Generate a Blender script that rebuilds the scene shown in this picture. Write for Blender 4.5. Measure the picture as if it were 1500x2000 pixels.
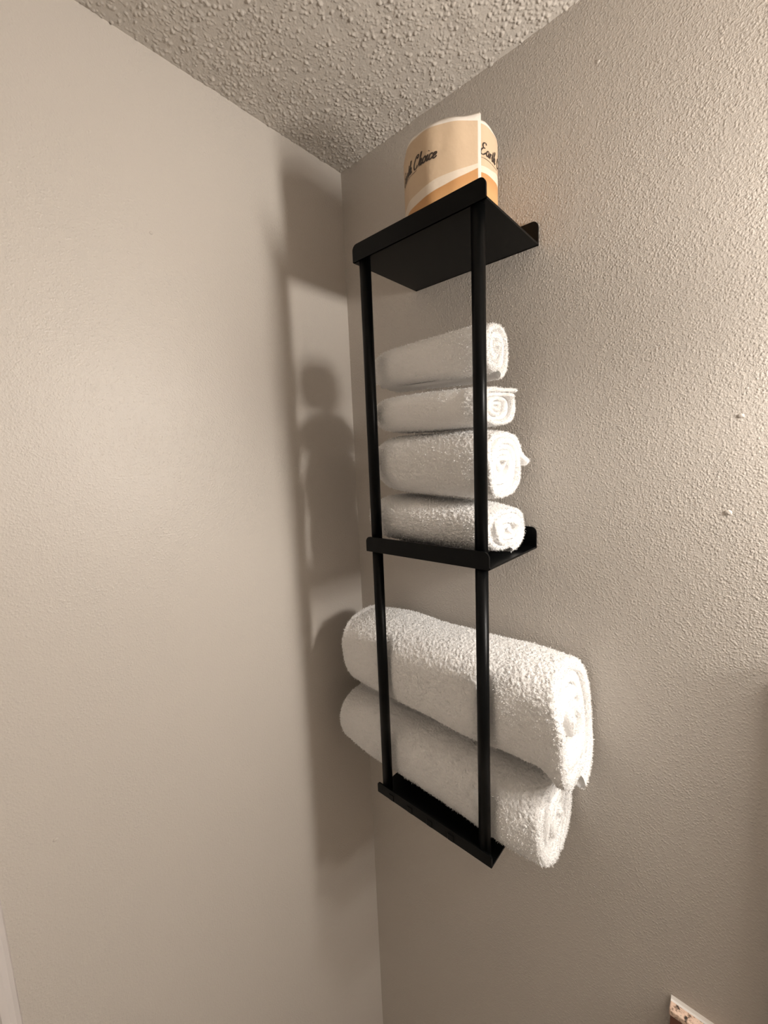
import bpy, bmesh, math, random
import numpy as np
from mathutils import Matrix, Vector

for o in list(bpy.data.objects):
    bpy.data.objects.remove(o)
S = bpy.context.scene
COL = S.collection

# ------------------------------------------------------------------ camera
cd = bpy.data.cameras.new('camera'); cam = bpy.data.objects.new('camera', cd); COL.objects.link(cam)
cd.sensor_fit = 'HORIZONTAL'; cd.sensor_width = 36.0; cd.lens = 806.32 * 36 / 1500
cd.clip_start = 0.02
RR = [[0.7463250231413342, 0.6643092964421167, -0.04113536791648623],
      [0.054731408095502726, -0.12284801551551569, -0.990915151792412],
      [-0.6633275456370917, 0.7372933769839746, -0.12804313122769276]]
M = Matrix(((RR[0][0], -RR[1][0], -RR[2][0], .5743),
            (RR[0][1], -RR[1][1], -RR[2][1], -.5612),
            (RR[0][2], -RR[1][2], -RR[2][2], 1.9352),
            (0, 0, 0, 1)))
cam.matrix_world = M
S.camera = cam

# ------------------------------------------------------------------ world and exposure
w = bpy.data.worlds.new('world'); S.world = w; w.use_nodes = True
w.node_tree.nodes['Background'].inputs[0].default_value = (1, .9, .8, 1)
w.node_tree.nodes['Background'].inputs[1].default_value = .05
S.view_settings.view_transform = 'Standard'; S.view_settings.look = 'None'
S.view_settings.gamma = 1; S.view_settings.use_curve_mapping = False
S.view_settings.exposure = 0.0
LAMP_STRENGTH = 232.0
LAMP_COLOR = (1.0, .945, .88, 1)

H = 2.44            # ceiling height
RX, RY = 1.75, -1.75  # room extents
# rack numbers
X0, X1 = .1581, .3537
D = .14
Z_TOP, Z_MID, Z_LOW = 2.1964, 1.8026, 1.4142
ROD_Y, ROD_R, ROD_IN = -.1314, .0077, .0140
PL = .0025          # sheet thickness

# ------------------------------------------------------------------ materials
def mat(name, color, rough=.6, metallic=0., spec=.5):
    m = bpy.data.materials.new(name); m.use_nodes = True
    b = m.node_tree.nodes['Principled BSDF']
    b.inputs['Base Color'].default_value = (*color, 1)
    b.inputs['Roughness'].default_value = rough
    b.inputs['Metallic'].default_value = metallic
    b.inputs['Specular IOR Level'].default_value = spec
    return m, m.node_tree, b

def coords(nt, scale=(1, 1, 1)):
    g = nt.nodes.new('ShaderNodeNewGeometry')
    mp = nt.nodes.new('ShaderNodeMapping'); mp.inputs['Scale'].default_value = scale
    nt.links.new(g.outputs['Position'], mp.inputs[0]); return mp.outputs[0]

def noise(nt, vec, scale, detail=2, rough=.5):
    n = nt.nodes.new('ShaderNodeTexNoise'); n.inputs['Scale'].default_value = scale
    n.inputs['Detail'].default_value = detail; n.inputs['Roughness'].default_value = rough
    nt.links.new(vec, n.inputs['Vector']); return n.outputs['Fac']

def math_(nt, op, a, b=None, clamp=False):
    n = nt.nodes.new('ShaderNodeMath'); n.operation = op; n.use_clamp = clamp
    for i, v in enumerate((a, b)):
        if v is None: continue
        if isinstance(v, (int, float)): n.inputs[i].default_value = v
        else: nt.links.new(v, n.inputs[i])
    return n.outputs[0]

def ramp(nt, f, stops):
    r = nt.nodes.new('ShaderNodeValToRGB'); e = r.color_ramp.elements
    while len(e) < len(stops): e.new(.5)
    for i, (p, c) in enumerate(stops): e[i].position = p; e[i].color = c if len(c) == 4 else (*c, 1)
    nt.links.new(f, r.inputs[0]); return r.outputs[0]

def bump(nt, b, h, dist, strength=1.):
    n = nt.nodes.new('ShaderNodeBump'); n.inputs['Distance'].default_value = dist
    n.inputs['Strength'].default_value = strength
    nt.links.new(h, n.inputs['Height']); nt.links.new(n.outputs[0], b.inputs['Normal'])

def wall_material(name, color, amount):
    m, nt, b = mat(name, color, .41, 0, .42)
    v = coords(nt)
    n1 = noise(nt, v, 680, 1.5, .5)             # orange-peel droplets
    drops = ramp(nt, n1, [(.40, (0, 0, 0)), (.72, (1, 1, 1))])
    vo = nt.nodes.new('ShaderNodeTexVoronoi'); vo.feature = 'SMOOTH_F1'; vo.inputs['Scale'].default_value = 310; vo.inputs['Smoothness'].default_value = .4
    nt.links.new(v, vo.inputs['Vector'])
    beads = ramp(nt, vo.outputs['Distance'], [(.12, (1, 1, 1)), (.52, (0, 0, 0))])
    drops = math_(nt, 'ADD', math_(nt, 'MULTIPLY', drops, .5), math_(nt, 'MULTIPLY', beads, .8))
    n2 = noise(nt, v, 60, 2)
    n3 = noise(nt, v, 8, 1)                     # unevenness of how much texture was sprayed
    msk = ramp(nt, n3, [(.3, (.55, .55, .55)), (.7, (1, 1, 1))])
    h = math_(nt, 'ADD', math_(nt, 'MULTIPLY', drops, msk), math_(nt, 'MULTIPLY', n2, .8))
    bump(nt, b, h, amount)
    c = ramp(nt, noise(nt, v, 3, 3), [(.3, tuple(x * .975 for x in color)), (.7, color)])
    nt.links.new(c, b.inputs['Base Color'])
    return m

WALL = (.534, .487, .438)
m_wall_r = wall_material('wall_paint', WALL, .00055)
m_wall_l = wall_material('wall_paint_left', WALL, .00030)

m_plain, nt, b = mat('pale_bounce_wall', (.78, .76, .72), .35)  # unseen front wall, made pale to bounce fill onto towels and back wall
m_ceil_far, nt, b = mat('popcorn_ceiling_far', (.50, .455, .405), .8, 0, .2)
vo = nt.nodes.new('ShaderNodeTexVoronoi'); vo.inputs['Scale'].default_value = 120; nt.links.new(coords(nt), vo.inputs['Vector'])
bump(nt, b, ramp(nt, vo.outputs['Distance'], [(.15, (1, 1, 1)), (.5, (0, 0, 0))]), .003)
m_ceil, nt, b = mat('popcorn_ceiling', (.50, .455, .405), .8, 0, .2)
bump(nt, b, noise(nt, coords(nt), 450, 2), .0006)

m_black, nt, b = mat('matte_black_steel', (.0025, .0028, .003), .31, 0, .12)
bump(nt, b, noise(nt, coords(nt), 1500, 2), .00006)

def towel_material(name, color, tl=.0):
    m, nt, b = mat(name, color, .95, 0, .15)
    b.inputs['Sheen Weight'].default_value = .35
    b.inputs['Sheen Roughness'].default_value = .5
    v = coords(nt)
    h = math_(nt, 'ADD', noise(nt, v, 1000, 2, .6), math_(nt, 'MULTIPLY', noise(nt, v, 620, 1), .5))
    bump(nt, b, h, .0005)
    return m
m_towel = towel_material('white_terry', (.90, .88, .86))
m_pile = towel_material('white_terry_loops', (.93, .915, .90))

m_trim, nt, b = mat('trim_paint', (.64, .59, .565), .35)
m_paint, nt, b = mat('door_paint', (.70, .66, .63), .4)
m_floor, nt, b = mat('floor_tile', (.62, .57, .50), .4)
v = coords(nt)
bt = nt.nodes.new('ShaderNodeTexBrick'); nt.links.new(v, bt.inputs['Vector'])
bt.inputs['Scale'].default_value = 3.3; bt.offset = 0; bt.inputs['Color1'].default_value = (.62, .57, .50, 1)
bt.inputs['Color2'].default_value = (.58, .53, .46, 1); bt.inputs['Mortar'].default_value = (.25, .22, .19, 1)
bt.inputs['Brick Width'].default_value = 1; bt.inputs['Row Height'].default_value = 1; bt.inputs['Mortar Size'].default_value = .01
nt.links.new(bt.outputs['Color'], b.inputs['Base Color'])

# ------------------------------------------------------------------ helpers
def link(name, me, m=None, parent=None):
    o = bpy.data.objects.new(name, me); COL.objects.link(o)
    if m: me.materials.append(m)
    if parent: o.parent = parent
    return o
def bm_obj(name, bm, m, parent=None, smooth=False):
    me = bpy.data.meshes.new(name); bmesh.ops.recalc_face_normals(bm, faces=bm.faces)
    bm.to_mesh(me); bm.free()
    if smooth: me.polygons.foreach_set('use_smooth', [True] * len(me.polygons))
    return link(name, me, m, parent)
def add_box(bm, a, b):
    vs = [bm.verts.new((x, y, z)) for x in (a[0], b[0]) for y in (a[1], b[1]) for z in (a[2], b[2])]
    for f in ((0, 1, 3, 2), (4, 6, 7, 5), (0, 4, 5, 1), (2, 3, 7, 6), (0, 2, 6, 4), (1, 5, 7, 3)):
        bm.faces.new([vs[i] for i in f])
    return vs
def box(name, a, b, m, parent=None, bevel=0):
    bm = bmesh.new(); add_box(bm, a, b)
    if bevel: bmesh.ops.bevel(bm, geom=bm.edges[:], offset=bevel, segments=2, affect='EDGES', profile=.5)
    return bm_obj(name, bm, m, parent)
def struct(o): o['kind'] = 'structure'; return o
def tag(o, label, cat, group=None):
    o['label'] = label; o['category'] = cat
    if group: o['group'] = group
    return o
def empty(name, loc, label, cat, group=None):
    o = bpy.data.objects.new(name, None); COL.objects.link(o); o.location = loc
    return tag(o, label, cat, group)
def place(o, parent):   # parent without moving (parent has translation only)
    o.parent = parent; o.matrix_parent_inverse = Matrix.Translation(-Vector(parent.location)); return o
def grid_mesh(name, V, nu, nv, closed_u=False, closed_v=False, extra=None, smooth=True):
    V = np.asarray(V, dtype=np.float32).reshape(-1, 3)
    iu = np.arange(nu if closed_u else nu - 1); iv = np.arange(nv if closed_v else nv - 1)
    a, b_ = np.meshgrid(iu, iv, indexing='ij')
    a2 = (a + 1) % nu; b2 = (b_ + 1) % nv
    F = np.stack([a * nv + b_, a2 * nv + b_, a2 * nv + b2, a * nv + b2], -1).reshape(-1, 4)
    me = bpy.data.meshes.new(name)
    loops = F.ravel().tolist() ; starts = list(range(0, len(loops), 4)); tot = [4] * len(F)
    for ng in (extra or []):
        starts.append(len(loops)); tot.append(len(ng)); loops += list(ng)
    me.vertices.add(len(V)); me.vertices.foreach_set('co', V.ravel())
    me.loops.add(len(loops)); me.loops.foreach_set('vertex_index', loops)
    me.polygons.add(len(starts)); me.polygons.foreach_set('loop_start', starts)
    me.polygons.foreach_set('loop_total', tot)
    me.update(calc_edges=True); me.validate()
    me.polygons.foreach_set('use_smooth', [smooth] * len(me.polygons))
    return me

# ------------------------------------------------------------------ room shell
T = .1
struct(box('floor', (-T, RY - T, -T), (RX + T, T, 0), m_floor))
struct(box('wall_left', (-T, RY - T, 0), (0, T, H), m_wall_l))
struct(box('wall_back', (0, 0, 0), (RX, T, H), m_wall_r))
struct(box('wall_right', (RX, RY - T, 0), (RX + T, T, H), m_wall_l))
struct(box('wall_front', (0, RY - T, 0), (RX, RY, H), m_plain))
ceil = struct(box('ceiling', (-T, RY - T, H), (RX + T, T, H + T), m_ceil_far))

# popcorn relief of the ceiling: real lumps on a fine sheet just under the slab
rng = np.random.default_rng(5)
def popcorn():
    sp = .0010; CX, CY = .62, .60
    nx, ny = int(CX / sp), int(CY / sp)
    h = np.zeros((nx, ny), np.float32)
    def lumps(n, r0, r1, k0, k1):
        px = rng.random(n) * CX; py = rng.random(n) * CY
        # clumpy; lumps set denser towards the back wall to imitate grazing light
        keep = rng.random(n) < (.55 + .45 * np.exp(-py / .25)) * (.75 + .25 * np.sin(px * 17 + 2 * np.sin(py * 11)))
        for x, y in zip(px[keep], py[keep]):
            r = rng.uniform(r0, r1); k = rng.uniform(k0, k1)
            el = rng.uniform(.7, 1.3); an = rng.uniform(0, math.pi); ca, sa = math.cos(an), math.sin(an)
            i0, i1 = max(0, int((x - r * 1.4) / sp)), min(nx, int((x + r * 1.4) / sp) + 2)
            j0, j1 = max(0, int((y - r * 1.4) / sp)), min(ny, int((y + r * 1.4) / sp) + 2)
            X = (np.arange(i0, i1) * sp - x)[:, None]; Y = (np.arange(j0, j1) * sp - y)[None, :]
            u = (X * ca + Y * sa) * el; v_ = (-X * sa + Y * ca) / el
            q = 1 - (u * u + v_ * v_) / (r * r)
            g = np.sqrt(np.clip(q, 0, 1)) * k
            h[i0:i1, j0:j1] = np.maximum(h[i0:i1, j0:j1], g + h[i0:i1, j0:j1] * .25 * (g > 0))
    lumps(5600, .0014, .0026, .0009, .0024)
    lumps(26000, .0009, .0017, .0005, .0013)
    big = rng.normal(0, 1, (28, 22)); ix = np.linspace(0, 26.99, nx); iy = np.linspace(0, 20.99, ny)
    a = ix.astype(int); fa = ix - a; c = iy.astype(int); fc = iy - c
    low = (big[a][:, c] * (1 - fa)[:, None] * (1 - fc) + big[a + 1][:, c] * fa[:, None] * (1 - fc)
           + big[a][:, c + 1] * (1 - fa)[:, None] * fc + big[a + 1][:, c + 1] * fa[:, None] * fc)
    z = H - .0012 - h - .0004 * low - rng.random(h.shape) * .0002
    x = np.repeat(np.arange(nx) * sp, ny); y = np.tile(-np.arange(ny) * sp, nx)
    V = np.stack([x, y, z.ravel()], -1)
    return grid_mesh('popcorn_texture', V, nx, ny)
pc = link('popcorn_texture', popcorn(), m_ceil, ceil); pc['kind'] = 'stuff'

# stray blobs of plaster on the two walls
for side, p, r in (('wall_left', (0.0000, -0.3331, 2.2245), .0022), ('wall_left', (0.0000, -0.5083, 1.5177), .0028), ('wall_back', (0.4191, 0.0000, 2.3655), .0024), ('wall_back', (0.5564, 0.0000, 1.8641), .0036), ('wall_back', (0.5613, 0.0000, 1.9634), .0030)):
    bm = bmesh.new(); bmesh.ops.create_icosphere(bm, subdivisions=2, radius=r)
    sc = (.35, 1, .8) if side == 'wall_left' else (1, .35, .8)
    bmesh.ops.transform(bm, matrix=Matrix.Translation(p) @ Matrix.Diagonal((*sc, 1)), verts=bm.verts)
    bm_obj('plaster_blob', bm, m_wall_l, bpy.data.objects[side], True)

# door casing on the left wall, with the door beyond it
prof = [(0, -.559), (.006, -.560), (.010, -.5635), (.0125, -.568), (.0125, -.574), (.009, -.577), (.010, -.582),
        (.016, -.600), (.018, -.615), (.018, -.621), (.0, -.621)]
bm = bmesh.new()
lo = [bm.verts.new((x, y, 0)) for x, y in prof]; hi = [bm.verts.new((x, y, 2.03)) for x, y in prof]
for i in range(len(prof)):
    j = (i + 1) % len(prof); bm.faces.new((lo[i], lo[j], hi[j], hi[i]))
bm.faces.new(lo); bm.faces.new(hi)
struct(bm_obj('trim_1', bm, m_trim))
door = struct(box('door_1', (0, -1.385, .01), (.006, -.6215, 2.02), m_paint))
for z0, z1 in ((.2, .95), (1.1, 1.85)):
    for y0, y1 in ((-1.29, -1.04), (-.97, -.72)):
        p = box('panel', (.006, y0, z0), (.011, y1, z1), m_paint, door, .003)

# ------------------------------------------------------------------ wall lamp over the mirror (just out of frame, lights the room)
lamp = empty('vanity_light', (1.15, 0, 2.06), 'nickel bath light bar with three small glowing globes on the wall', 'lamp')
m_nickel, nt, b = mat('brushed_nickel', (.55, .52, .48), .3, 1.)
m_globe = bpy.data.materials.new('lit_globe'); m_globe.use_nodes = True
nt = m_globe.node_tree; nt.nodes.remove(nt.nodes['Principled BSDF'])
em = nt.nodes.new('ShaderNodeEmission'); em.inputs[0].default_value = LAMP_COLOR; em.inputs[1].default_value = LAMP_STRENGTH
nt.links.new(em.outputs[0], nt.nodes['Material Output'].inputs[0])
place(box('backplate', (.76, -.022, 2.02), (1.40, 0, 2.10), m_nickel, None, .004), lamp)
for gx in (.86, 1.08, 1.30):
    bm = bmesh.new()
    bmesh.ops.create_cone(bm, cap_ends=True, segments=24, radius1=.022, radius2=.028, depth=.05,
                          matrix=Matrix.Translation((gx, -.045, 2.06)) @ Matrix.Rotation(math.pi / 2, 4, 'X'))
    place(bm_obj('socket', bm, m_nickel, None, True), lamp)
    bm = bmesh.new()
    bmesh.ops.create_uvsphere(bm, u_segments=24, v_segments=16, radius=.034, matrix=Matrix.Translation((gx, -.101, 2.055)))
    place(bm_obj('globe', bm, m_globe, None, True), lamp)

# ------------------------------------------------------------------ shelf rack
rack = empty('wall_shelf_rack', (.256, 0, Z_LOW), 'tall matte black metal wall rack with three shelves and two front rods', 'rack')

def tray(z, cuts=False):
    """one bent steel sheet: plate, front lip and back flange turned up, rounded corners"""
    bm = bmesh.new()
    add_box(bm, (X0, -D, z), (X1, 0, z + PL))
    def upright(y0, y1, h, r):
        pts = [(X0, z), (X1, z)]
        for k in range(7):
            a = k / 6 * math.pi / 2; pts.append((X1 - r + r * math.cos(a), z + h - r + r * math.sin(a)))
        for k in range(7):
            a = math.pi / 2 + k / 6 * math.pi / 2; pts.append((X0 + r + r * math.cos(a), z + h - r + r * math.sin(a)))
        A = [bm.verts.new((x, y0, q)) for x, q in pts]; B = [bm.verts.new((x, y1, q)) for x, q in pts]
        bm.faces.new(A); bm.faces.new(B[::-1])
        for i in range(len(pts)):
            j = (i + 1) % len(pts); bm.faces.new((A[i], B[i], B[j], A[j]))
    upright(-D - .0002, -D + .0022, .0215 if z != Z_LOW else .0165, .0075 if z != Z_LOW else .004)
    upright(-.0026, -.0003, .0300, .008)
    return bm
for z in (Z_TOP, Z_MID, Z_LOW):
    o = place(bm_obj('shelf', tray(z), m_black), rack)
    for sx in (X0 + .03, X1 - .03):   # flat screw heads on the back flange
        bm = bmesh.new()
        bmesh.ops.create_cone(bm, cap_ends=True, segments=16, radius1=.0045, radius2=.003, depth=.002,
                              matrix=Matrix.Translation((sx, -.0036, z + .019)) @ Matrix.Rotation(math.pi / 2, 4, 'X'))
        s = bm_obj('screw', bm, m_black, o)
# slightly raised small tabs on the front lip of the lowest shelf
low = o
for k in range(4):
    x = X0 + .024 + k * .0355
    bm = bmesh.new(); add_box(bm, (x, -D - .0012, Z_LOW + .0005), (x + .009, -D - .0001, Z_LOW + .0100))
    bmesh.ops.bevel(bm, geom=bm.edges[:], offset=.0004, segments=1, affect='EDGES')
    bm_obj('lip_tab', bm, m_black, low)
for x in (X0 + ROD_IN, X1 - ROD_IN):
    for za, zb in ((Z_MID + PL, Z_TOP), (Z_LOW + PL, Z_MID)):
        bm = bmesh.new(); n = 40
        rings = []
        for zz, r in ((za, ROD_R), (zb, ROD_R)):
            rings.append([bm.verts.new((x + r * math.cos(2 * math.pi * i / n), ROD_Y + r * math.sin(2 * math.pi * i / n), zz)) for i in range(n)])
        for i in range(n):
            j = (i + 1) % n; bm.faces.new((rings[0][i], rings[0][j], rings[1][j], rings[1][i]))
        bm.faces.new(rings[0]); bm.faces.new(rings[1])
        o = bm_obj('rod', bm, m_black)
        for p in o.data.polygons: p.use_smooth = len(p.vertices) == 4
        place(o, rack)

# ------------------------------------------------------------------ rolled towels
def smooth_noise(rg, nu, nv, cu, cv):
    """periodic-in-u value noise, cu x cv cells"""
    g = rg.normal(0, 1, (cu, cv + 2)); u = np.arange(nu) / nu * cu; v = np.arange(nv) / nv * cv
    a = u.astype(int); fa = u - a; c = v.astype(int); fc = v - c
    fa = fa * fa * (3 - 2 * fa); fc = fc * fc * (3 - 2 * fc); a2 = (a + 1) % cu; a = a % cu
    return (g[a][:, c] * (1 - fa)[:, None] * (1 - fc) + g[a2][:, c] * fa[:, None] * (1 - fc)
            + g[a][:, c + 1] * (1 - fa)[:, None] * fc + g[a2][:, c + 1] * fa[:, None] * fc)

def make_towel(label, group, xa, xb, yc, zL, zR, ry, rzL, rzR, t, turns, seed, cell, start_deg,
               taperL=.18, taperR=.06, lump=.0012, fuzz=.0005, flaps=(), front=None, rods=0., sq=2.6, droop=0, slant=0,
               endjit=.003, tufts=20000, coreshift=(0, 0), clampz=None, smoothband=None):
    rg = np.random.default_rng(seed)
    L = xb - xa; R = (ry + (rzL + rzR) / 2) / 2
    n_out = int(2 * math.pi * R / cell); n_in = 64
    ang = [start_deg + 360. * k / n_out for k in range(int(n_out * 1.06))]
    a = ang[-1]
    while a < start_deg + 360 * turns: a += 360 / n_in; ang.append(a)
    ang = np.radians(np.array(ang)); ns = len(ang)
    k = (ang - ang[0]) / (2 * math.pi)                  # turns gone
    rho = 1 - k * t * 1.04 / R
    rho = np.maximum(rho, .5 * t / R)
    rho_in = np.maximum(rho - t / R, .02)
    # profile: outer face, right cap, inner face, left cap
    nx = int(L / cell); cap = 7; nin = 6
    prof = []                                          # (axial 0..1, radial 0 outer..1 inner, axial offset in units of t/2)
    for i in range(nx): prof.append((i / (nx - 1), 0, 0))
    for i in range(1, cap): q = i / cap * math.pi; prof.append((1, (1 - math.cos(q)) / 2, math.sin(q)))
    for i in range(nin): prof.append((1 - i / (nin - 1), 1, 0))
    for i in range(1, cap): q = i / cap * math.pi; prof.append((0, (1 + math.cos(q)) / 2, -math.sin(q)))
    P = np.array(prof); npf = len(P)
    jitR = np.interp(k, np.arange(0, turns + 1, .23), rg.normal(0, endjit, len(np.arange(0, turns + 1, .23))))
    jitL = np.interp(k, np.arange(0, turns + 1, .23), rg.normal(0, endjit, len(np.arange(0, turns + 1, .23))))
    jitR *= np.clip((k - .15) / .6, 0, 1); jitL *= np.clip((k - .15) / .6, 0, 1)
    jitR -= k * .0012; jitL += k * .0012                 # centre a little sunk
    for (fd, fw, fl) in flaps:
        jitR += fl * np.exp(-((np.degrees(ang) - fd) / fw) ** 2)
    X = xa + P[None, :, 0] * L + (P[None, :, 2] * t * .5) + np.where(P[None, :, 0] > .5, 1, 0) * 0
    X = X + jitR[:, None] * np.clip((P[None, :, 0] - .8) / .2, 0, 1) + jitL[:, None] * np.clip((.2 - P[None, :, 0]) / .2, 0, 1)
    u = np.clip((X - xa) / L, 0, 1)
    rad = rho[:, None] * (1 - P[None, :, 1]) + rho_in[:, None] * P[None, :, 1]
    dl = np.clip((X - xa) / (L * .5), 0, 1); dr = np.clip((xb - X) / (L * .5), 0, 1)
    tp = 1 - taperL * np.exp(-(dl / .16) ** 1.5) - taperR * np.exp(-(dr / .16) ** 1.5)
    # displacement (metres) on the outer side
    d = smooth_noise(rg, ns, npf, max(4, int(ns / 60)), max(3, int(npf / 45))) * lump
    d += smooth_noise(rg, ns, npf, max(4, int(ns / 20)), max(3, int(npf / 20))) * lump * .2
    fz = rg.normal(0, fuzz, (ns, npf)) + smooth_noise(rg, ns, npf, ns // 2, npf // 2) * fuzz * .4
    if smoothband:
        mband = np.exp(-((u - smoothband[0]) / smoothband[1]) ** 4); fz *= 1 - .9 * mband; d -= .0012 * mband
    fz *= np.where(P[None, :, 1] > .8, .2, 1)
    rad = rad * tp + (d + fz) / R * np.where(P[None, :, 1] > .8, .2, 1) * np.clip(rad * 1.5, 0, 1)
    ca = np.cos(ang)[:, None]; sa = np.sin(ang)[:, None]
    se = (np.abs(ca) ** sq + np.abs(sa) ** sq) ** (-1 / sq)      # superellipse-ish section
    sh = 1 - np.clip(rad, 0, 1)
    Y = yc + coreshift[0] * sh + ry * rad * se * ca
    rz = rzL + (rzR - rzL) * u; zc = zL + (zR - zL) * u
    Z = zc + coreshift[1] * sh + rz * rad * se * sa
    if front is not None:
        # pushed back where the rods press; free to swell between and outside them
        g = sum(np.exp(-((X - xr) / .017) ** 2) for xr in (X0 + ROD_IN, X1 - ROD_IN))
        lim = front - rods * (1 - np.clip(g, 0, 1))
        over = np.clip(lim + .012 - Y, 0, None)
        Y = np.where(Y < lim + .012, lim + .012 - .012 * (1 - np.exp(-over / .012)), Y)
    Y = np.where(Y > -.014, -.014 + .010 * (1 - np.exp(-(Y + .014) / .010)), Y)    # wall side
    if clampz:                                                         # settles on what is beneath
        on = 1.0 if clampz[1] is None else np.clip(1 - np.maximum(clampz[1] - X, X - clampz[2]) / .012, 0, 1)
        zl = clampz[0] + .004
        low = np.where(Z < zl, zl - .004 * (1 - np.exp(-(zl - Z) / .004)), Z); Z = low * on + Z * (1 - on)
    X = X + slant * (zR - Z) / rzR * u ** 4
    if droop: Z = Z - droop * np.clip((X - (xb - .022)) / .022, 0, 1) ** 1.5 * np.clip((zR - Z) / rzR, 0, 1)
    V = np.stack([X, Y, Z], -1)
    ends = [list(range(npf))[::-1], [(ns - 1) * npf + i for i in range(npf)]]
    me = grid_mesh('rolled_towel', V, ns, npf, False, True, ends)
    o = link('rolled_towel', me, m_towel); tag(o, label, 'towel', group)
    # loose terry loops standing off the surface
    co = np.empty(len(me.vertices) * 3, np.float32); me.vertices.foreach_get('co', co); co = co.reshape(-1, 3)
    no = np.empty(len(me.vertices) * 3, np.float32); me.vertices.foreach_get('normal', no); no = no.reshape(-1, 3)
    # make normals point outwards
    idx = np.arange(ns * npf).reshape(ns, npf)
    outer = idx[:n_out, :nx + cap].ravel(); caps = idx[:, nx:nx + cap].ravel(); capl = idx[:, nx + cap + nin:].ravel()
    pick = np.concatenate([rg.choice(outer, tufts), rg.choice(caps, tufts // 5), rg.choice(capl, tufts // 10)])
    c0 = np.array([0, yc, 0]); sgn = np.sign(np.sum((co[idx[:n_out, nx // 2]] - [0, yc, (zL + zR) / 2]) * no[idx[:n_out, nx // 2]] * [0, 1, 1]))
    N = no[pick] * (sgn if sgn else 1); B = co[pick] + rg.normal(0, cell * .4, (len(pick), 3)) - N * .0004
    dirn = N + rg.normal(0, .55, N.shape); dirn /= np.linalg.norm(dirn, axis=1)[:, None]
    side = np.cross(dirn, rg.normal(0, 1, N.shape)); side /= np.linalg.norm(side, axis=1)[:, None] + 1e-9
    ln = rg.uniform(.0009, .0021, (len(pick), 1)) * (1.25 if fuzz > .0005 else 1); wd = rg.uniform(.00025, .0005, (len(pick), 1))
    tv = np.stack([B - side * wd, B + side * wd, B + dirn * ln], 1)
    keep = np.all(tv[:, :, 1] < -.003, 1)
    if clampz: keep &= np.all(tv[:, :, 2] > clampz[0] + .0005, 1) | (tv[:, 0, 0] > X1 + .003)
    tv = tv[keep].reshape(-1, 3)
    pm = bpy.data.meshes.new('terry_pile'); nt_ = len(tv) // 3
    pm.vertices.add(len(tv)); pm.vertices.foreach_set('co', tv.astype(np.float32).ravel())
    pm.loops.add(len(tv)); pm.loops.foreach_set('vertex_index', np.arange(len(tv)))
    pm.polygons.add(nt_); pm.polygons.foreach_set('loop_start', np.arange(nt_) * 3); pm.polygons.foreach_set('loop_total', np.full(nt_, 3))
    pm.update(calc_edges=True)
    p = link('terry_pile', pm, m_pile, o); p['kind'] = 'stuff'
    return o

GS = 'small rolled towels on the middle shelf'; GB = 'large rolled bath towels on the lowest shelf'
make_towel('small rolled white towel on top of the stack under the top shelf', GS, .152, .336, -.0895, 2.0612, 2.0592, .0345, .0308, .0362,
           .0095, 3.2, 11, .0015, -75, .30, .06, .0010, .0003, tufts=20000, endjit=.002, coreshift=(.004, 0))
make_towel('thin rolled white towel second from the top, corner poking out right', GS, .146, .330, -.070, 1.9975, 1.9930, .0545, .0275, .0270,
           .0085, 4.4, 12, .0015, 60, .42, .10, .0010, .0003, flaps=[(62, 14, .012), (420, 18, .008)], smoothband=(.82, .06), tufts=14000)
make_towel('plump rolled white towel third from the top, loose corner at its right end', GS, .149, .336, -.068, 1.9260, 1.9180, .0565, .0430, .0485,
           .0085, 4.6, 13, .0015, 0, .28, .06, .0012, .0005, flaps=[(8, 9, .010), (200, 40, .004)], tufts=26000, coreshift=(0, .004))
make_towel('small rolled white towel lying directly on the black middle shelf', GS, .134, .341, -.068, 1.8445, 1.8380, .0565, .0395, .0335,
           .0095, 3.8, 14, .0015, -80, .28, .10, .0012, .0006, tufts=26000, clampz=(Z_MID + PL, None), sq=2.8)
make_towel('large rolled white bath towel on top of the other large one', GB, .080, .423, -.070, 1.6145, 1.6125, .070, .0710, .0740,
           .0140, 4.2, 21, .0016, -78, .06, .03, .0022, .0006, front=-.1215, rods=.022, tufts=60000, endjit=.004, sq=2.8, droop=.026, slant=.010)
make_towel('large rolled white bath towel resting on the lowest black shelf', GB, .057, .403, -.068, 1.4755, 1.4680, .066, .0610, .0670,
           .0140, 4.0, 22, .0016, -78, .09, .05, .0022, .0006, front=-.1215, rods=.018, tufts=60000, endjit=.004, sq=2.4,
           clampz=(Z_LOW + PL, X0, X1))

# ------------------------------------------------------------------ toilet roll in its printed paper wrapper
RC = (.266, -.066); RR_ = .0585; RZ = Z_TOP + PL + .0003; RH = .1142
roll = empty('toilet_roll', (RC[0], RC[1], RZ), 'toilet roll in tan and orange printed paper wrapper on the top shelf', 'toilet roll')
m_wrap, nt, b = mat('printed_wrapper', (.7, .5, .3), .55, 0, .35)
uv = nt.nodes.new('ShaderNodeUVMap'); uv.uv_map = 'UVMap'
sx = nt.nodes.new('ShaderNodeSeparateXYZ'); nt.links.new(uv.outputs[0], sx.inputs[0])
U, Vv = sx.outputs[0], sx.outputs[1]       # U = degrees/360 round from the seam, V = height in decimetres
fc = nt.nodes.new('ShaderNodeFloatCurve'); cv = fc.mapping.curves[0]
def setcurve(fc, pts):
    c = fc.mapping.curves[0]
    while len(c.points) < len(pts): c.points.new(.5, .5)
    for p, (x, y) in zip(c.points, pts): p.location = (x, y)
    fc.mapping.update()
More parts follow.
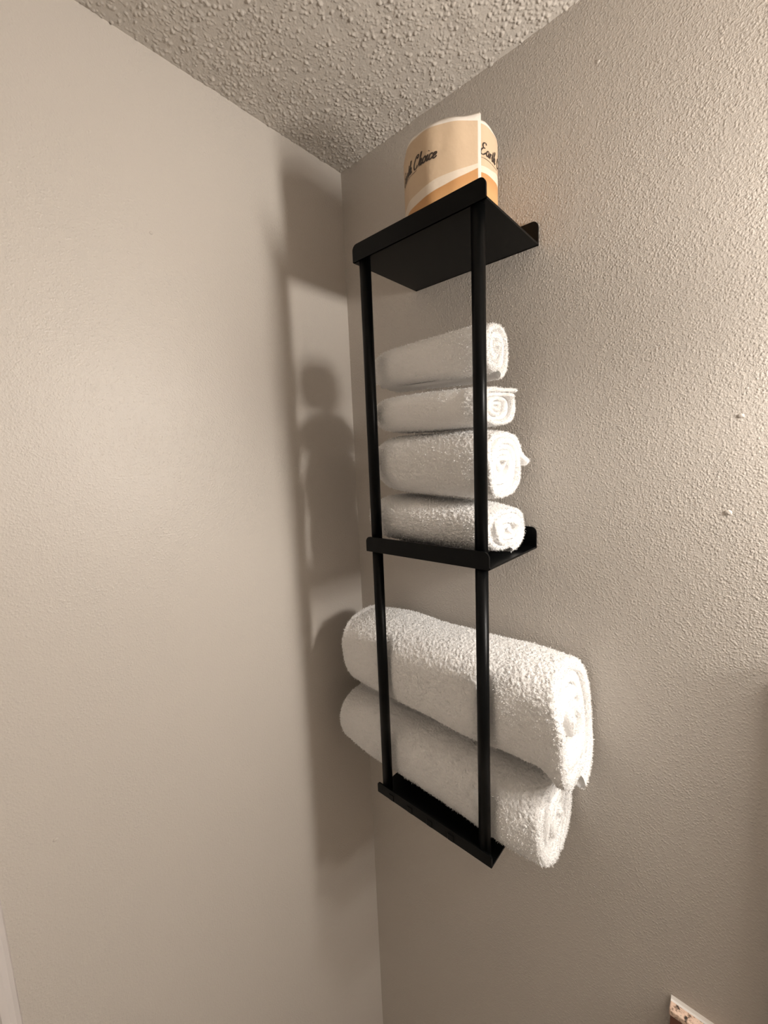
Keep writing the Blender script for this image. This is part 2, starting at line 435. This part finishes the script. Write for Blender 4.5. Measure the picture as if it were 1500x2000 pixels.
# seam at -26 deg; U grows anticlockwise from there: -24deg..13deg -> 0.005..0.108 ; -124..-28 -> .728 ...995
setcurve(fc, [(0, .655), (.05, .662), (.11, .698), (.3, .62), (.55, .50), (.73, .485), (.81, .500), (.87, .553), (.92, .586), (1, .668)])
f2 = nt.nodes.new('ShaderNodeFloatCurve')
setcurve(f2, [(0, .582), (.05, .588), (.11, .588), (.3, .50), (.55, .40), (.73, .370), (.81, .388), (.87, .442), (.92, .500), (1, .625)])
nt.links.new(U, fc.inputs['Value']); nt.links.new(U, f2.inputs['Value'])
def step(a, b_, soft=.006): return math_(nt, 'DIVIDE', math_(nt, 'ADD', math_(nt, 'SUBTRACT', a, b_), soft / 2), soft, True)
nz = noise(nt, coords(nt), 20, 3)
def mixc(fac, a, b_):
    n = nt.nodes.new('ShaderNodeMix'); n.data_type = 'RGBA'
    nt.links.new(fac, n.inputs[0])
    for i, v_ in ((6, a), (7, b_)):
        if isinstance(v_, tuple): n.inputs[i].default_value = (*v_, 1)
        else: nt.links.new(v_, n.inputs[i])
    return n.outputs[2]
orange = mixc(math_(nt, 'MULTIPLY', step(math_(nt, 'SUBTRACT', fc.outputs[0], Vv), .19, .14), .8), (.50, .255, .10), (.60, .345, .155))
tan = mixc(nz, (.54, .40, .27), (.59, .44, .30))
PAPER = (.72, .66, .59)
c1 = mixc(step(Vv, f2.outputs[0]), orange, (.68, .58, .47))
c2 = mixc(step(Vv, fc.outputs[0]), c1, tan)
c3 = mixc(step(Vv, 1.092), c2, PAPER)
c4 = mixc(step(U, .9915, .002), c3, PAPER)     # white margin beside the seam
nt.links.new(c4, b.inputs['Base Color'])
bump(nt, b, noise(nt, coords(nt), 55, 3), .002, .5)

TH0 = -26.0
def wrap_radius(deg):     # deg measured anticlockwise from the seam, 0..368
    r = RR_ + .0006 * math.sin(math.radians(deg) * 5 + 1) + .0004 * math.sin(math.radians(deg) * 11)
    if deg > 335: r += .0032 * ((deg - 335) / 27) ** 2.2      # loose edge stands off at the seam
    return r
nu, nv = 460, 40
V = np.zeros((nu, nv, 3)); UVc = np.zeros((nu, nv, 2))
for i in range(nu):
    dg = 362 * i / (nu - 1); r = wrap_radius(dg); th = math.radians(TH0 + dg)
    for j in range(nv):
        q = j / (nv - 1); z = RH * q
        top = RH + (.0055 * max(0, (dg - 320) / 42) ** 1.3 if dg > 320 else .0) + .0012 * math.sin(math.radians(dg) * 7)
        z = top * q
        rr = r - .0025 * max(0, (q - .955) / .045) ** 2 - .0012 * max(0, (.04 - q) / .04) - .0006 * math.sin(q * math.pi) * min(1, max(0, (dg - 270) / 60))
        V[i, j] = (rr * math.cos(th), rr * math.sin(th), z); UVc[i, j] = (min(dg / 362, 1), z * 10 if q < .93 else max(z * 10, z * 10 + (q - .93) * .0))
me = grid_mesh('wrapper', V, nu, nv)
ul = me.uv_layers.new(name='UVMap'); li = np.empty(len(me.loops), np.int32); me.loops.foreach_get('vertex_index', li)
ul.data.foreach_set('uv', UVc.reshape(-1, 2)[li].astype(np.float32).ravel())
wrap = link('wrapper', me, m_wrap, roll)
wrap.modifiers.new('Solidify', 'SOLIDIFY').thickness = .0003
m_tissue, nt2, b2 = mat('tissue', (.80, .77, .73), .9); bump(nt2, b2, noise(nt2, coords(nt2), 700, 2), .0005)
bm = bmesh.new(); n = 64
def ring(r, z): return [bm.verts.new((r * math.cos(2 * math.pi * i / n), r * math.sin(2 * math.pi * i / n), z)) for i in range(n)]
rs = [ring(.021, .001), ring(.0560, .001), ring(.0560, .1085), ring(.054, .1105), ring(.021, .1105)]
for a, b_ in zip(rs, rs[1:] + rs[:1]):
    for i in range(n):
        j = (i + 1) % n; bm.faces.new((a[i], a[j], b_[j], b_[i]))
bm_obj('tissue', bm, m_tissue, roll, False)

# script lettering, drawn as pen strokes in letter space (x right, y up, x-height 1, capitals 2) then bent round the roll
def spline(pts, n=10):
    P = [np.array(p, float) for p in pts]; P = [2 * P[0] - P[1]] + P + [2 * P[-1] - P[-2]]; out = []
    for i in range(1, len(P) - 2):
        for k in range(n):
            t = k / n
            out.append(.5 * (2 * P[i] + (P[i + 1] - P[i - 1]) * t + (2 * P[i - 1] - 5 * P[i] + 4 * P[i + 1] - P[i + 2]) * t * t
                             + (3 * P[i] - P[i - 1] - 3 * P[i + 1] + P[i + 2]) * t ** 3))
    out.append(P[-2]); return out
GL = {
 'E': (1.5, [[(1.25, 1.75), (1.05, 2.05), (.55, 2.0), (.35, 1.65), (.55, 1.25), (.95, 1.15), (.45, 1.05), (.1, .6), (.2, .12), (.65, -.02), (1.1, .2), (1.35, .45)]]),
 'a': (1.15, [[(.85, .85), (.55, 1.0), (.15, .7), (.1, .2), (.35, 0), (.7, .35), (.9, .95)], [(.9, .95), (.78, .3), (.88, .02), (1.15, .3)]]),
 'r': (.85, [[(0, .3), (.25, .95), (.3, .85)], [(.32, 1.0), (.2, 0)], [(.25, .45), (.5, .95), (.75, .92)]]),
 't': (.65, [[(.0, .3), (.35, 1.1), (.5, 1.75)], [(.5, 1.75), (.25, .3), (.35, .0), (.65, .3)], [(.1, 1.12), (.7, 1.18)]]),
 'h': (1.1, [[(0, .3), (.35, 1.2), (.62, 1.95), (.5, 2.1), (.38, 1.8)], [(.42, 1.9), (.22, 0)], [(.25, .45), (.55, .98), (.8, .85), (.68, .2), (.8, 0), (1.1, .3)]]),
 'C': (1.5, [[(1.15, 1.55), (1.3, 1.85), (1.1, 2.08), (.65, 1.95), (.2, 1.3), (.1, .55), (.4, .02), (.85, .1), (1.2, .45)], [(1.15, 1.55), (.95, 1.6), (.95, 1.8)]]),
 'o': (.95, [[(.5, 1.0), (.15, .75), (.12, .2), (.4, 0), (.75, .3), (.75, .8), (.5, 1.0), (.65, .8), (1.0, .85)]]),
 'i': (.55, [[(0, .3), (.3, 1.0)], [(.3, 1.0), (.15, .2), (.28, 0), (.55, .3)], [(.40, 1.45), (.44, 1.55)]]),
 'c': (.85, [[(.75, .8), (.6, 1.0), (.2, .75), (.1, .25), (.35, 0), (.85, .35)]]),
 'e': (.85, [[(.1, .4), (.5, .55), (.7, .82), (.5, 1.0), (.2, .75), (.1, .25), (.35, 0), (.85, .35)]]),
 ' ': (.65, [])}
m_ink, nt3, b3 = mat('ink', (.035, .022, .015), .6)
def lettering(text, deg0, deg1, z0, xh, name='lettering'):
    wtot = sum(GL[c][0] for c in text); deg_per = (deg1 - deg0) / wtot
    bm = bmesh.new(); cx = 0
    unit = math.radians(abs(deg_per)) * RR_
    for ch in text:
        for st in GL[ch][1]:
            pts = spline(st); L = []
            for p in pts: L.append(np.array([(p[0] + cx) * unit + p[1] * xh * .22, p[1] * xh]))
            for i, p in enumerate(L):
                pass
            prev = None
            for i, p in enumerate(L):
                tg = L[min(i + 1, len(L) - 1)] - L[max(i - 1, 0)]; tg = tg / (np.linalg.norm(tg) + 1e-12)
                wdt = xh * (.075 + .085 * abs(tg[1]))         # heavier on the down strokes
                if i in (0, len(L) - 1): wdt *= .6
                nrm = np.array([-tg[1], tg[0]]) * wdt
                vs = []
                for q in (p - nrm, p + nrm):
                    dg = (deg0 + math.degrees(q[0] / RR_)) - TH0
                    dgm = dg % 360; r = wrap_radius(dgm) + .00035; th = math.radians(TH0 + dgm)
                    zz = z0 + q[1]; r -= .0006 * math.sin(zz / RH * math.pi) * min(1, max(0, (dgm - 270) / 60))
                    vs.append(bm.verts.new((r * math.cos(th), r * math.sin(th), zz)))
                if prev: bm.faces.new((prev[0], vs[0], vs[1], prev[1]))
                prev = vs
        cx += GL[ch][0]
    return bm_obj(name, bm, m_ink, roll)
lettering('Earth Choice', -139, -73.5, .0762, .0062)
lettering('Earth Choice', -23.5, 44, .0775, .0062)

# thin rule under the words
for d0, d1 in ((-136, -100), (-22, 12)):
    bm = bmesh.new(); prev = None
    for k in range(25):
        dg = d0 + (d1 - d0) * k / 24 - TH0; dg %= 360; r = wrap_radius(dg) + .0003 - .0006 * math.sin(.0745 / RH * math.pi) * min(1, max(0, (dg - 270) / 60)); th = math.radians(TH0 + dg)
        vs = [bm.verts.new((r * math.cos(th), r * math.sin(th), z)) for z in (.0738, .0742)]
        if prev: bm.faces.new((prev[0], vs[0], vs[1], prev[1]))
        prev = vs
    bm_obj('printed_rule', bm, m_ink, roll)

# ------------------------------------------------------------------ stone ledge at the lower right, guessed mirror beyond it
m_stone, nt, b = mat('speckled_stone', (.7, .5, .4), .35)
v = coords(nt)
n1 = noise(nt, v, 140, 4, .65)
sc = ramp(nt, n1, [(.36, (.045, .035, .03)), (.43, (.30, .20, .14)), (.47, (.66, .47, .36)), (.62, (.78, .58, .46)), (.70, (.40, .36, .26))])
nt.links.new(sc, b.inputs['Base Color'])
m_brown, nt, b = mat('dark_red_stone', (.16, .055, .035), .4)
m_caulk, nt, b = mat('white_caulk', (.85, .82, .78), .45)
ledge = empty('backsplash', (1.1, 0, 1.13), 'speckled pink stone backsplash with white caulk line at lower right corner', 'backsplash')
place(box('stone_cap', (.5315, -.0150, 1.2235), (1.70, -.0001, 1.2318), m_stone, None, .0015), ledge)
place(box('stone_face', (.5330, -.0138, 1.13), (1.70, -.0001, 1.2236), m_brown), ledge)
bm = bmesh.new()
A = [bm.verts.new((.5318, y, z)) for y, z in ((0, 1.2315), (-.0038, 1.2317), (-.0018, 1.2332), (0, 1.2368))]
B = [bm.verts.new((1.70, y, z)) for y, z in ((0, 1.2315), (-.0038, 1.2317), (-.0018, 1.2332), (0, 1.2368))]
bm.faces.new(A); bm.faces.new(B[::-1])
for i in range(4): bm.faces.new((A[i], B[i], B[(i + 1) % 4], A[(i + 1) % 4]))
place(bm_obj('caulk_bead', bm, m_caulk), ledge)

mir = empty('shading_mirror', (1.15, 0, 1.26), 'unseen wide mirror with a thin dark frame, added to shade the wall', 'mirror')  # guessed, out of view; added to cast soft shade at the right edge
m_frame, nt, b = mat('dark_frame', (.06, .035, .02), .4)
m_mirror, nt, b = mat('mirror_glass', (.8, .82, .8), .04, 1.)
place(box('glass', (.643, -.006, 1.285), (1.66, -.001, 1.705), m_mirror), mir)
for a, c in (((.627, -.016, 1.26), (.645, 0, 1.73)), ((1.658, -.012, 1.26), (1.678, 0, 1.73)),
             ((.645, -.012, 1.26), (1.658, 0, 1.286)), ((.645, -.012, 1.704), (1.658, 0, 1.73))):
    place(box('frame_rail', a, c, m_frame, None, .0015), mir)
